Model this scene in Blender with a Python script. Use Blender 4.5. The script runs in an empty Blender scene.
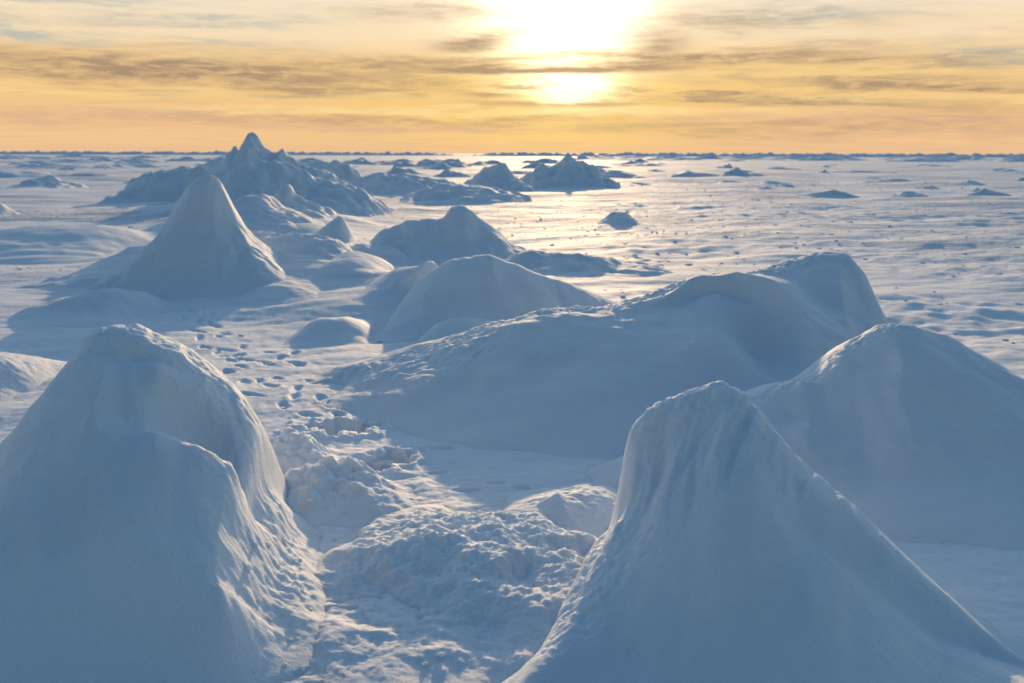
import bpy, math, random
import numpy as np

# ------------------------------------------------------------------ camera constants
H = 1.8                      # eye height above the snow, metres
F = 995.0                    # focal length in pixels of a 1024 px wide frame
PITCH = math.radians(10.70)
ROLL = math.radians(0.17)
SUN_AZ = math.radians(2.8)   # to the right of straight ahead
SUN_EL = math.radians(9.2)
cp, sp_ = math.cos(PITCH), math.sin(PITCH)
FWD = np.array([0, cp, -sp_]); UP0 = np.array([0, sp_, cp]); RT0 = np.array([1.0, 0, 0])
RT = RT0 * math.cos(ROLL) + UP0 * math.sin(ROLL)
UP = UP0 * math.cos(ROLL) - RT0 * math.sin(ROLL)

def ray(px, py):
    return FWD + (px - 512) / F * RT - (py - 341.5) / F * UP

def at(px, py, Y):
    d = ray(px, py); d = d / d[1] * Y
    return d[0], d[1], H + d[2]

def flat(px, py, z=0.0):
    d = ray(px, py); k = (z - H) / d[2]
    return d[0] * k, d[1] * k

# ------------------------------------------------------------------ noise
def _hash(i, j, s):
    h = (i * 374761393 + j * 668265263 + s * 974634777) & 0xFFFFFFFF
    h = ((h ^ (h >> 13)) * 1274126177) & 0xFFFFFFFF
    return (h ^ (h >> 16)) & 0xFFFFFFFF

def noise(x, y, seed=0):
    x = np.asarray(x, float); y = np.asarray(y, float)
    xi = np.floor(x).astype(np.int64); yi = np.floor(y).astype(np.int64)
    fx = x - xi; fy = y - yi
    u = fx * fx * fx * (fx * (fx * 6 - 15) + 10); v = fy * fy * fy * (fy * (fy * 6 - 15) + 10)
    def g(di, dj):
        a = _hash(xi + di, yi + dj, seed).astype(float) * (2 * math.pi / 4294967296.0)
        return np.cos(a) * (fx - di) + np.sin(a) * (fy - dj)
    a = g(0, 0); b = g(1, 0); c = g(0, 1); d = g(1, 1)
    return 1.5 * ((a + (b - a) * u) + ((c + (d - c) * u) - (a + (b - a) * u)) * v)

def smooth(a, b, x):
    t = np.clip((x - a) / (b - a), 0, 1)
    return t * t * (3 - 2 * t)

def fbm(x, y, wl, octv=4, seed=0, gain=0.5, dr=0.0, ridged=False):
    """fractal noise; octaves finer than the mesh spacing dr are faded out"""
    s = 0.0; amp = 1.0
    for o in range(octv):
        k = smooth(1.2, 3.0, wl / np.maximum(dr, 1e-6)) if not np.isscalar(dr) or dr > 0 else 1.0
        n = noise(x / wl + 17.3 * o, y / wl - 9.1 * o, seed + o)
        if ridged: n = 0.5 - np.abs(n) * 1.4
        s = s + amp * k * n
        wl *= 0.5; amp *= gain
    return s

def worley(x, y, seed=0):
    x = np.asarray(x, float); y = np.asarray(y, float)
    xi = np.floor(x).astype(np.int64); yi = np.floor(y).astype(np.int64)
    best = np.full(np.broadcast(x, y).shape, 9.0)
    for di in (-1, 0, 1):
        for dj in (-1, 0, 1):
            hx = _hash(xi + di, yi + dj, seed) / 4294967296.0
            hy = _hash(xi + di, yi + dj, seed + 77) / 4294967296.0
            d = (xi + di + hx - x) ** 2 + (yi + dj + hy - y) ** 2
            best = np.minimum(best, d)
    return np.sqrt(best)

def pchip(xs, ys, x):
    xs = np.asarray(xs, float); ys = np.asarray(ys, float)
    h = np.diff(xs); d = np.diff(ys) / h
    m = np.zeros_like(ys)
    w1 = 2 * h[1:] + h[:-1]; w2 = h[1:] + 2 * h[:-1]
    ok = d[1:] * d[:-1] > 0
    with np.errstate(divide='ignore', invalid='ignore'):
        mm = (w1 + w2) / (w1 / d[:-1] + w2 / d[1:])
    m[1:-1] = np.where(ok, mm, 0); m[0] = d[0]; m[-1] = d[-1]
    xc = np.clip(x, xs[0], xs[-1])
    i = np.clip(np.searchsorted(xs, xc) - 1, 0, len(xs) - 2)
    t = (xc - xs[i]) / h[i]
    return ((1 + 2 * t) * (1 - t) ** 2 * ys[i] + t * (1 - t) ** 2 * h[i] * m[i]
            + t * t * (3 - 2 * t) * ys[i + 1] + t * t * (t - 1) * h[i] * m[i + 1])

def seg_dist(X, Y, P):
    """distance to a polyline, side (+1 left of its direction) and run along it 0..1"""
    P = [np.array(p[:2], float) for p in P]
    L = [np.linalg.norm(P[i + 1] - P[i]) for i in range(len(P) - 1)]; T = sum(L); acc = 0
    D = np.full(X.shape, 1e9); S = np.zeros(X.shape); A = np.zeros(X.shape)
    for i in range(len(P) - 1):
        d = P[i + 1] - P[i]
        t = np.clip(((X - P[i][0]) * d[0] + (Y - P[i][1]) * d[1]) / (L[i] ** 2), 0, 1)
        dx = X - P[i][0] - t * d[0]; dy = Y - P[i][1] - t * d[1]
        q = np.hypot(dx, dy); m = q < D
        D = np.where(m, q, D); S = np.where(m, np.sign(d[0] * dy - d[1] * dx), S)
        A = np.where(m, (acc + t * L[i]) / T, A); acc += L[i]
    return D, S, A

# ------------------------------------------------------------------ ground height
TRAIL = [flat(*p) for p in ((300, 900), (290, 690), (320, 590), (345, 500), (350, 440), (300, 400), (262, 372), (225, 338), (190, 312), (215, 288), (300, 262))]

def ground_soft(X, Y, dr=0.0):
    """broad shapes of the snow field"""
    r = np.hypot(X, Y)
    far = smooth(9, 28, r)
    c, s = math.cos(0.35), math.sin(0.35)
    U = X * c + Y * s; V = -X * s + Y * c          # U runs along the wind streaks
    z = 0.05 * fbm(X, Y, 3.0, 2, 3, dr=dr) * smooth(3, 8, r)
    z = z + far * ((.11 + .15 * smooth(35, 90, r)) * fbm(U / 2.6, V, 9.0, 3, 11, dr=dr) + 0.05 * fbm(U / 3.0, V, 3.0, 2, 21, dr=dr))
    d, _, al = seg_dist(X, Y, [(-.6, 10.2), (-2.0, 12.6), (-3.6, 14.6), (-4.6, 20.0), (-6.2, 27.0), (-8.6, 36.0), (-9.5, 44.0)])
    z = z + (.24 + .36 * al) * np.exp(-(d / (1.1 + 2.4 * al)) ** 2) * smooth(0, .08, al) * smooth(1.0, .85, al) * (1 + .5 * fbm(X, Y, 2.2, 2, 14, dr=dr))
    z = z + smooth(4, 9, r) * (0.026 + .016 * far) * fbm(U / 4.0, V, 0.9, 3, 31, dr=dr)
    return z

PRINTS = []          # x, y, length axis angle, half length, half width, depth
def dent(px, py, ang, l, w, dep): 
    x, y = flat(px, py); PRINTS.append((x, y, ang, l, w, dep))
dent(342, 431, 0.2, 0.20, 0.15, 0.16); dent(388, 462, 1.2, 0.18, 0.12, 0.14); dent(384, 387, 0.1, 0.17, 0.06, 0.05)
dent(437, 472, 0.2, 0.07, 0.025, 0.02); dent(466, 490, 0.2, 0.07, 0.025, 0.02)
dent(524, 487, 0.1, 0.08, 0.03, 0.025); dent(440, 449, 0.1, 0.09, 0.03, 0.02); dent(498, 482, 0.3, 0.06, 0.02, 0.015)
dent(405, 478, 0.5, 0.07, 0.03, 0.02); dent(345, 408, 0.3, 0.13, 0.08, 0.05)

_r = random.Random(4)
def walk(px0, py0, px1, py1, n, jit=0.12, s=1.0):
    (x0, y0), (x1, y1) = flat(px0, py0), flat(px1, py1)
    a = math.atan2(y1 - y0, x1 - x0)
    for i in range(n):
        t = i / max(1, n - 1); side = 0.14 if i % 2 else -0.14
        PRINTS.append((x0 + (x1 - x0) * t - math.sin(a) * side + _r.uniform(-jit, jit), y0 + (y1 - y0) * t + math.cos(a) * side + _r.uniform(-jit, jit),
                       a + _r.uniform(-.4, .4), 0.10 * s, 0.04 * s, _r.uniform(0.018, 0.035)))
walk(184, 312, 220, 336, 9); walk(196, 312, 250, 382, 14); walk(262, 385, 330, 420, 8)
walk(212, 300, 240, 282, 5); walk(260, 350, 300, 392, 7); walk(215, 345, 290, 366, 8)

ROUGH = [  # patches of wind-broken crust: px, py on the plain, half sizes in metres, amount
    (880, 225, 9, 10, 1.0), (980, 260, 5, 4, .9), (760, 245, 5, 3, .8), (660, 230, 3.5, 3.5, .9), (700, 205, 9, 8, .8),
    (960, 315, 3.0, 1.6, .9), (1010, 345, 2, 1.0, 1.0), (560, 235, 2.5, 2.2, .6), (215, 222, 2.6, 3, .7), (150, 212, 4, 4, .6),
    (870, 185, 20, 12, .6), (990, 195, 14, 10, .6), (60, 250, 3, 3, .35), (660, 262, 2, 1.5, .7), (300, 262, 1.6, 1.6, .5), (680, 310, 2.5, 1.6, .7)]
ROUGH = [(*flat(a, b), c, d, e) for a, b, c, d, e in ROUGH]

def rough_mask(X, Y):
    m = np.zeros(X.shape)
    for (x, y, a, b, e) in ROUGH:
        m = np.maximum(m, e * np.exp(-((X - x) / a) ** 2 - ((Y - y) / b) ** 2))
    n = fbm(X, Y, 2.5, 3, 91)
    return np.clip(smooth(0.25, 0.75, m + 0.35 * n * (m > .05)), 0, 1)

def trail_mask(X, Y):
    d, _, _ = seg_dist(X, Y, TRAIL)
    near = smooth(9.5, 6.0, Y)
    return smooth(1.0, 0.15, d + 0.25 * fbm(X, Y, .5, 2, 61)) * (0.35 + 0.65 * near) * (Y > 0.5)

def ground_fine(X, Y, dr):
    t = trail_mask(X, Y)
    nf = .4 + .6 * smooth(6.5, 4.5, Y)
    z = t * nf * (0.014 * fbm(X, Y, 0.35, 5, 41, .5, dr=dr) + 0.006 * (0.5 - worley(X / 0.10, Y / 0.10, 5)) * smooth(1, 3, .1 / np.maximum(dr, 1e-6))
             + 0.004 * (0.5 - worley(X / 0.045, Y / 0.045, 6)) * smooth(1, 3, .045 / np.maximum(dr, 1e-6)) + 0.006 * fbm(X, Y, 0.06, 3, 44, dr=dr))
    for (x, y, a, l, w, dep) in PRINTS:
        m = (np.abs(X - x) < .7) & (np.abs(Y - y) < .7)
        if not m.any(): continue
        dx, dy = X[m] - x, Y[m] - y
        wob = 1 + .45 * fbm(X[m], Y[m], .11, 3, 51)
        q = np.hypot((dx * math.cos(a) + dy * math.sin(a)) / l, (-dx * math.sin(a) + dy * math.cos(a)) / w) / wob
        z[m] += -dep * smooth(1.3, 0.4, q) + 0.12 * dep * np.exp(-((q - 1.35) / .25) ** 2)
    rm = rough_mask(X, Y)
    z = z + rm * (0.008 * fbm(X / 1.6, Y, 0.8, 3, 71, dr=dr, ridged=True) + 0.03 * fbm(X, Y, 0.4, 2, 73, dr=dr))
    calm = smooth(2.5, 6, np.hypot(X, Y)) * (1 - .8 * t)
    z = z + 0.006 * fbm(X / 2, Y, 0.25, 2, 81, dr=dr) + .004 * fbm(X, Y, .09, 2, 83, dr=dr)
    return z

# ------------------------------------------------------------------ mesh helpers
C = bpy.context.scene.collection
def new_mesh(name, V, Fc, mat):
    me = bpy.data.meshes.new(name)
    me.vertices.add(len(V)); me.vertices.foreach_set('co', np.asarray(V, np.float32).ravel())
    Fc = np.asarray(Fc, np.int32); n = len(Fc)
    me.loops.add(n * 4); me.loops.foreach_set('vertex_index', Fc.ravel())
    me.polygons.add(n); me.polygons.foreach_set('loop_start', np.arange(n, dtype=np.int32) * 4)
    me.polygons.foreach_set('loop_total', np.full(n, 4, np.int32))
    me.polygons.foreach_set('use_smooth', np.ones(n, bool))
    me.materials.append(mat); me.update(calc_edges=True)
    o = bpy.data.objects.new(name, me); C.objects.link(o)
    return o

def grid_faces(nr, nc, wrap=False):
    i = np.arange(nr * nc).reshape(nr, nc)
    if wrap: i = np.concatenate([i, i[:, :1]], 1)
    return np.stack([i[:-1, :-1], i[:-1, 1:], i[1:, 1:], i[1:, :-1]], -1).reshape(-1, 4)

def tag(o, label, cat='snow mound', group=None, kind=None):
    if label: o['label'] = label
    if cat: o['category'] = cat
    if group: o['group'] = group
    if kind: o['kind'] = kind
    return o

# ------------------------------------------------------------------ materials
class NT:
    """tiny expression helper over a node tree"""
    def __init__(s, nt): s.nt = nt
    def node(s, t, **k):
        n = s.nt.nodes.new(t)
        for a, b in k.items(): setattr(n, a, b)
        return n
    def put(s, sock, v):
        if hasattr(v, 'node'): s.nt.links.new(v, sock)
        else: sock.default_value = v
    def m(s, op, a, b=0.0, c=0.0):
        n = s.node('ShaderNodeMath', operation=op); s.put(n.inputs[0], a); s.put(n.inputs[1], b); s.put(n.inputs[2], c)
        return n.outputs[0]
    def add(s, a, b): return s.m('ADD', a, b)
    def sub(s, a, b): return s.m('SUBTRACT', a, b)
    def mul(s, a, b): return s.m('MULTIPLY', a, b)
    def div(s, a, b): return s.m('DIVIDE', a, b)
    def sq(s, a): return s.m('MULTIPLY', a, a)
    def gauss(s, a, w): return s.m('EXPONENT', s.mul(s.sq(s.mul(a, 1.0 / w)), -1.0))
    def ss(s, a, b, x):
        n = s.node('ShaderNodeMapRange', interpolation_type='SMOOTHSTEP'); s.put(n.inputs[0], x)
        n.inputs[1].default_value = a; n.inputs[2].default_value = b
        return n.outputs[0]
    def mix(s, f, a, b, blend='MIX'):
        n = s.node('ShaderNodeMix', data_type='RGBA', blend_type=blend); s.put(n.inputs[0], f)
        s.put(n.inputs[6], a); s.put(n.inputs[7], b); return n.outputs[2]
    def noise(s, vec, scale, detail=4, rough=.55, dist=0.0):
        n = s.node('ShaderNodeTexNoise'); s.put(n.inputs['Vector'], vec)
        n.inputs['Scale'].default_value = scale; n.inputs['Detail'].default_value = detail
        n.inputs['Roughness'].default_value = rough; n.inputs['Distortion'].default_value = dist
        return n.outputs[0]
    def xyz(s, x, y, z):
        n = s.node('ShaderNodeCombineXYZ'); s.put(n.inputs[0], x); s.put(n.inputs[1], y); s.put(n.inputs[2], z); return n.outputs[0]

def snow_material(name, grain=1.0, mid=1.0, base=(.86, .88, .90), sss=0.6):
    mat = bpy.data.materials.new(name); mat.use_nodes = True
    nt = mat.node_tree; N = NT(nt); b = nt.nodes['Principled BSDF']
    g = N.node('ShaderNodeNewGeometry'); pos = g.outputs['Position']
    sx = N.node('ShaderNodeSeparateXYZ'); N.put(sx.inputs[0], pos)
    streak = N.xyz(N.add(N.mul(sx.outputs[0], .4), N.mul(sx.outputs[1], .15)), N.sub(sx.outputs[1], N.mul(sx.outputs[0], .35)), sx.outputs[2])
    n1 = N.noise(streak, 1.3, 5, .6)
    col = N.mix(N.ss(.35, .7, n1), (base[0] * .90, base[1] * .92, base[2] * .95, 1), (*base, 1))
    spk = N.ss(.30, .70, N.noise(pos, 150, 3, .75))
    col = N.mix(spk, N.mix(1.0, col, (.90, .91, .93, 1), 'MULTIPLY'), col)      # icy grains among the rime
    N.put(b.inputs['Base Color'], col)
    b.inputs['Roughness'].default_value = .75
    b.inputs['Specular IOR Level'].default_value = .06
    b.subsurface_method = 'BURLEY'
    b.inputs['Subsurface Weight'].default_value = sss
    b.inputs['Subsurface Radius'].default_value = (.8, .9, 1.0)
    b.inputs['Subsurface Scale'].default_value = .035
    h = N.add(N.mul(N.noise(pos, 9, 4, .6), .010 * mid), N.add(N.mul(N.noise(pos, 60, 3, .6), .0022 * grain), N.mul(N.noise(pos, 260, 2, .6), .0008 * grain)))
    bp = N.node('ShaderNodeBump'); bp.inputs['Strength'].default_value = .8; bp.inputs['Distance'].default_value = 1.0
    N.put(bp.inputs['Height'], h); N.put(b.inputs['Normal'], bp.outputs[0])
    return mat

def field_material():
    mat = snow_material('field_snow', 1.0, 1.0)
    nt = mat.node_tree; N = NT(nt); b = nt.nodes['Principled BSDF']
    g = N.node('ShaderNodeNewGeometry'); pos = g.outputs['Position']
    sx = N.node('ShaderNodeSeparateXYZ'); N.put(sx.inputs[0], pos)
    X, Y = sx.outputs[0], sx.outputs[1]
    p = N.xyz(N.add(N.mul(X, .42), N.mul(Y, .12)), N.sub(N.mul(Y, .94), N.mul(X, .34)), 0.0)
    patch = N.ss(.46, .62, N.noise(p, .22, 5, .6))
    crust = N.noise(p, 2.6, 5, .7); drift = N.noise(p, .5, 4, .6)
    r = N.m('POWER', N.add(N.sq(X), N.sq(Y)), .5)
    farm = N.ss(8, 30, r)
    fine = N.noise(N.xyz(X, Y, 0.0), 5.0, 4, .65)
    h = N.add(N.add(N.mul(N.mul(N.mul(crust, patch), farm), .10), N.mul(N.mul(drift, farm), .15)), N.mul(N.mul(fine, farm), N.add(.03, N.mul(patch, .09))))
    old = b.inputs['Normal'].links[0].from_node
    b2 = N.node('ShaderNodeBump'); b2.inputs['Strength'].default_value = .9; b2.inputs['Distance'].default_value = 1.0
    N.put(b2.inputs['Height'], h); N.put(b2.inputs['Normal'], old.outputs[0]); N.put(b.inputs['Normal'], b2.outputs[0])
    c0 = b.inputs['Base Color'].links[0].from_socket
    N.put(b.inputs['Base Color'], N.mix(N.mul(N.mul(patch, farm), .7), c0, (.56, .62, .70, 1)))   # scoured, glazed crust is bluer; darker colour also paints shade of fine far relief
    return mat

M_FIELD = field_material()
M_SNOW = snow_material('drift_snow', 1.2, .5)
M_RIME = snow_material('rime_snow', 3.2, 1.2)
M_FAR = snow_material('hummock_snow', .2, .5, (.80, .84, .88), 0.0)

# ------------------------------------------------------------------ the snow field
def build_ground():
    half = math.radians(36)
    ang = np.concatenate([np.linspace(-half, half, 900), np.linspace(half, 2 * math.pi - half, 170)[1:-1]])
    dep = np.concatenate([np.linspace(math.radians(75), math.radians(31), 40)[:-1],
                          np.linspace(math.radians(31), math.radians(3.6), 560)[:-1], np.linspace(math.radians(3.6), math.radians(.6), 150)])
    r = H / np.tan(dep)
    r = np.concatenate([[0.05], r, np.geomspace(r[-1] * 1.03, 9000, 60)])
    R, A = np.meshgrid(r, ang, indexing='ij')
    X = R * np.sin(A); Y = R * np.cos(A)
    dr = np.gradient(r)[:, None] * np.ones_like(A) * .6
    Z = ground_soft(X, Y, dr) + ground_fine(X, Y, dr)
    Z = Z * smooth(4000, 500, R)
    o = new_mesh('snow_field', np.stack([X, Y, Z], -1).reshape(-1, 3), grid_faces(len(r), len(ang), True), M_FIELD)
    tag(o, 'wide snow covered sea ice reaching to the horizon', 'snow field', kind='structure')
build_ground()

# ------------------------------------------------------------------ mounds
class Mound:
    def __init__(s, pts, front=(1.6, 1.5), back=(1.6, 1.5), shear=0.0, flare=None, fpow=1.0, soft=None, tsoft=.55):
        """pts: (px, py, distance, front width, back width) along the crest"""
        P = []
        for p in pts:
            x, y, z = at(*p[:3]); P.append((x, y, z, p[3], p[4]))
        P.sort(); P = np.array(P)
        s.x, s.yc, s.zc, s.wf, s.wb = P.T
        for i in range(1, len(s.x)):
            if s.x[i] <= s.x[i - 1]: s.x[i] = s.x[i - 1] + .004
        s.front, s.back, s.shear, s.flare = front, back, shear, flare
        s.mods = []; s.fpow = fpow; s.tsoft = tsoft
        R = s.x[-1] - s.x[0]; sig = (.10 if soft is None else soft) * R; s.tx = np.linspace(s.x[0] - R * .4, s.x[-1] + R * .4, 1200)
        zz = s.crest(s.tx); dx = s.tx[1] - s.tx[0]; k = np.arange(-int(3 * sig / dx) - 1, int(3 * sig / dx) + 2) * dx
        k = np.exp(-.5 * (k / max(sig, 1e-4)) ** 2); s.tz = np.convolve(np.pad(zz, len(k) // 2, mode='edge'), k / k.sum(), 'valid')[:len(s.tx)]
        k2 = np.arange(-int(1.5 * sig / dx) - 1, int(1.5 * sig / dx) + 2) * dx; k2 = np.exp(-.5 * (k2 / max(sig * .4, 1e-4)) ** 2); k2 /= k2.sum()
        sm = lambda v: np.convolve(np.pad(pchip(s.x, v, s.tx), len(k2) // 2, mode='edge'), k2, 'valid')[:len(s.tx)]
        s.ty, s.tw = sm(s.yc), sm(s.wf)
    def crest(s, Xe):
        return pchip(s.x, s.zc, Xe) - np.clip(np.maximum(s.x[0] - Xe, Xe - s.x[-1]), 0, None) * 2
    def base(s, X, Y, dr=0.0):
        Xe = X
        if s.flare:
            xa, k = s.flare
            ya = pchip(s.x, s.yc, np.array([xa]))[0]; w = pchip(s.x, s.wf, np.array([xa]))[0]
            Xe = xa + (X - xa) / (1 + k * np.clip((ya - Y) / w, 0, 1.3) ** s.fpow)
        if s.shear:
            Xe = Xe - s.shear * np.clip(np.mean(s.yc) - Y, 0, 3) ** 2
        yc = np.interp(Xe, s.tx, s.ty); zc = s.crest(Xe); wf = np.interp(Xe, s.tx, s.tw); wb = pchip(s.x, s.wb, Xe)
        t = Y - yc
        tf = np.clip(-t / wf, 0, 1); tb = np.clip(t / wb, 0, 1)
        zc = zc + (np.interp(Xe, s.tx, s.tz) - zc) * smooth(0.0, s.tsoft, tf)
        P = np.where(t < 0, (1 - tf ** s.front[0]) ** s.front[1], (1 - tb ** s.back[0]) ** s.back[1])
        g = ground_soft(X, Y, dr)
        return g + (zc - g) * P, P, g
    def full(s, X, Y, dr=0.0):
        z, P, g = s.base(X, Y, dr)
        k = smooth(0.02, 0.3, P) * smooth(-.02, .12, z - g)
        s.P = P
        for f in s.mods: z = np.maximum(z + k * f(X, Y), g + .35 * (z - g) * (z > g) - 9 * (z <= g))
        return z, P, g
    def hit(s, px, py):
        d = ray(px, py); Yv = np.linspace(np.min(s.yc - s.wf), np.max(s.yc + s.wb), 600)
        X = d[0] / d[1] * Yv; Z = H + d[2] / d[1] * Yv
        z, P, g = s.base(X, Yv)
        i = np.nonzero(z >= Z)[0]
        i = i[0] if len(i) else int(np.argmin(Z - z))
        return X[i], Yv[i]
    def ridge(s, pix, amp, wl, wr, p=1.6, ends=(.15, .25)):
        """raised spine through the given picture points; wl / wr widths left and right of its direction"""
        P = [s.hit(*q) for q in pix]
        def f(X, Y):
            D, S, A = seg_dist(X, Y, P)
            w = np.where(S > 0, wl, wr)
            return amp * np.clip(1 - D / w, 0, 1) ** p * (smooth(-.001, ends[0], A) if ends[0] else 1) * (smooth(1.001, 1 - ends[1], A) if ends[1] else 1)
        s.mods.append(f)
    def dent(s, px, py, rx, ry, amp, rot=0.0, p=1.0):
        x, y = s.hit(px, py)
        def f(X, Y):
            dx, dy = X - x, Y - y
            a = (dx * math.cos(rot) + dy * math.sin(rot)) / rx; b = (-dx * math.sin(rot) + dy * math.cos(rot)) / ry
            return -amp * np.exp(-(a * a + b * b) ** p)
        s.mods.append(f)
    def fold(s, p0, p1, slope, width, reach=.45):
        """crease from p0 down the face to p1 (plan metres); the face right of it drops away"""
        p0 = np.array(p0); u = np.array(p1) - p0; u = u / np.linalg.norm(u)
        def f(X, Y):
            a = (X - p0[0]) * u[0] + (Y - p0[1]) * u[1]; d = -(X - p0[0]) * u[1] + (Y - p0[1]) * u[0]
            d = d + .03 * noise(a * 3, a * 0 + .5, 5)
            e = .02; sp = .5 * (d + np.sqrt(d * d + e * e))
            return -slope * width * (1 - np.exp(-sp / width)) * smooth(.05, reach, a) * smooth(.99, .72, s.P)
        s.mods.append(f)
    def flutes(s, wl, stretch, amp, mask=None, rot=0.0, seed=0):
        def f(X, Y):
            U = X * math.cos(rot) + Y * math.sin(rot); V = -X * math.sin(rot) + Y * math.cos(rot)
            n = amp * fbm(U + .25 * wl * noise(U / wl / 3, V / wl / 3, 5), V / stretch, wl, 3, seed)
            return n * (mask(X, Y) if mask else 1)
        s.mods.append(f)
    def crumbs(s, wl, amp, mask=None, seed=0, cells=True):
        def f(X, Y):
            n = amp * fbm(X, Y, wl, 3, seed, gain=.6)
            if cells: n = n + amp * .3 * (.45 - worley(X / wl * 1.7, Y / wl * 1.7, seed + 3))
            return n * (mask(X, Y) if mask else 1)
        s.mods.append(f)
    def near(s, pix, r0, r1):
        P = [s.hit(*q) for q in pix]
        def f(X, Y):
            D, S, A = seg_dist(X, Y, P)
            return smooth(r1, r0, D)
        return f
    def build(s, name, label, step, mat, group=None, wob=0.02, cat='snow mound', ywf=1.0):
        x0, x1 = s.x[0] - .3, s.x[-1] + .3
        if s.flare:
            k = 1 + s.flare[1] * 1.3; x0 = s.flare[0] + (x0 - s.flare[0]) * k; x1 = s.flare[0] + (x1 - s.flare[0]) * k
        if s.shear: (x0, x1) = (min(x0, x0 + s.shear * 2.5), max(x1, x1 + s.shear * 2.5))
        y0, y1 = np.min(s.yc - s.wf), np.max(s.yc + s.wb)
        nx, ny = int((x1 - x0) / step) + 2, int((y1 - y0) / step) + 2
        Y, X = np.meshgrid(np.linspace(y0, y1, ny), np.linspace(x0, x1, nx), indexing='ij')
        z, P, g = s.full(X, Y, step)
        k = smooth(.03, .4, P)
        z = z + k * wob * (fbm(X, Y, .9, 3, 7, dr=step) + .55 * fbm(X * .8 + Y * .5, Y * .5 - X * .25, .28, 4, 17, dr=step))
        z = z - .012 * (1 - smooth(0, .06, P)) - .002
        keep = (z > g - .03) & (P > 0)
        Fc = grid_faces(ny, nx)
        Fc = Fc[keep.reshape(-1)[Fc].any(1)]
        used = np.unique(Fc); mp = np.zeros(nx * ny, np.int64); mp[used] = np.arange(len(used))
        V = np.stack([X, Y, z], -1).reshape(-1, 3)[used]
        c = np.array([V[:, 0].mean(), V[:, 1].mean(), 0])
        o = new_mesh(name, V - c, mp[Fc], mat); o.location = c
        return tag(o, label, cat, group)

# --- A: big rounded mound, near left
A = Mound([(-190, 600, 4.2, 1.5, 1.0), (-60, 500, 4.4, 1.6, 1.0), (0, 447, 4.5, 1.7, 1.1), (30, 424, 4.5, 1.7, 1.1), (60, 381, 4.5, 1.7, 1.1), (85, 346, 4.5, 1.7, 1.1),
           (105, 331, 4.5, 1.7, 1.1), (125, 326, 4.5, 1.7, 1.1), (150, 333, 4.5, 1.7, 1.0), (180, 349, 4.5, 1.7, 1.0), (205, 364, 4.5, 1.65, .9), (235, 394, 4.45, 1.6, .8),
           (250, 418, 4.4, 1.55, .7), (261, 446, 4.38, 1.5, .6), (262, 466, 4.36, 1.4, .55), (267, 492, 4.34, 1.35, .5), (282, 516, 4.3, 1.25, .5), (292, 540, 4.25, 1.1, .5), (316, 558, 4.2, 1.0, .5), (346, 574, 4.12, .9, .5), (390, 592, 4.05, .8, .4)],
          front=(1.65, 1.45), back=(1.8, 1.3), shear=.14)
A.ridge([(140, 388), (172, 388), (205, 400), (228, 420), (240, 450), (239, 480)], .06, .30, .05, 1.5, (.15, .3))
A.ridge([(238, 468), (233, 500), (224, 550), (216, 605), (230, 645), (258, 690)], .14, .18, .6, 1.2, (.2, .05))
A.ridge([(172, 430), (180, 460), (203, 480), (236, 486)], .075, .04, .32, 1.6, (.3, .1))
A.dent(204, 436, .14, .17, .15); A.dent(135, 352, .16, .05, .03)
A.ridge([(110, 350), (135, 348), (165, 362), (200, 372)], .035, .22, .05, 1.4)
A.ridge([(112, 350), (100, 400), (78, 470), (45, 560)], .07, .28, .20, 1.3, (.3, .4))
A.ridge([(170, 440), (158, 480), (130, 545), (95, 640)], .06, .35, .14, 1.2, (.3, .3))
A.ridge([(30, 440), (20, 500), (-10, 580)], .05, .30, .25, 1.3, (.3, .4)); A.flutes(.5, 2, .03, None, .35, 25)
rimA = A.near([(110, 332), (180, 352), (235, 398), (258, 446), (262, 500), (290, 570)], .05, .30)
A.crumbs(.045, .009, rimA, 3); A.flutes(.22, 4, .012, None, .25, 5)
A.crumbs(.035, .007, A.near([(262, 470), (272, 560), (300, 640)], .08, .40), 13); A.crumbs(.14, .014, A.near([(262, 470), (272, 560), (300, 640)], .08, .40), 14, False)
A.build('snow_mound', 'large rounded snow mound with a scooped hollow, near left behind the trampled path', .0085, M_RIME, wob=.03)

# --- B: pointed mound, near right
B = Mound([(512, 740, 2.75, .5, .3), (543, 680, 3.1, .6, .35), (564, 622, 3.4, .75, .4), (582, 572, 3.75, .95, .45), (602, 541, 4.0, 1.1, .5), (617, 524, 4.06, 1.15, .55), (622, 488, 4.06, 1.2, .6), (625, 466, 4.06, 1.2, .6),
           (628, 437, 4.06, 1.2, .6), (636, 418, 4.05, 1.2, .65), (651, 404, 4.04, 1.22, .65), (674, 391, 4.02, 1.25, .7), (700, 383, 4.0, 1.3, .7), (720, 380, 4.0, 1.3, .7), (740, 387, 3.99, 1.3, .7),
           (760, 408, 3.97, 1.3, .65), (800, 456, 3.93, 1.3, .6), (850, 503, 3.85, 1.3, .55), (900, 552, 3.74, 1.25, .5), (960, 606, 3.55, 1.15, .5), (1024, 661, 3.32, 1.0, .45), (1130, 740, 3.0, .8, .4)],
          front=(1.6, 1.45), back=(1.4, 1.3), flare=(at(718, 382, 4.0)[0], 1.1), fpow=5, soft=.10, tsoft=.22)
B.fold((.86, 3.98), (1.06, 3.0), .42, .55)
B.dent(800, 520, .10, .35, .03, -.4)
topB = B.near([(622, 470), (634, 430), (680, 395), (730, 388)], .12, .60)
B.flutes(.10, 5, .050, lambda X, Y: topB(X, Y) * (.12 + .88 * smooth(4.02, 3.80, Y)), -.45, 9); B.crumbs(.035, .010, B.near([(545, 640), (575, 575), (605, 545), (622, 480), (628, 430), (680, 393), (725, 385)], .06, .40), 23)
B.flutes(.30, 3, .022, lambda X, Y: smooth(1.5, 1.0, X), -.3, 19)
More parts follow.
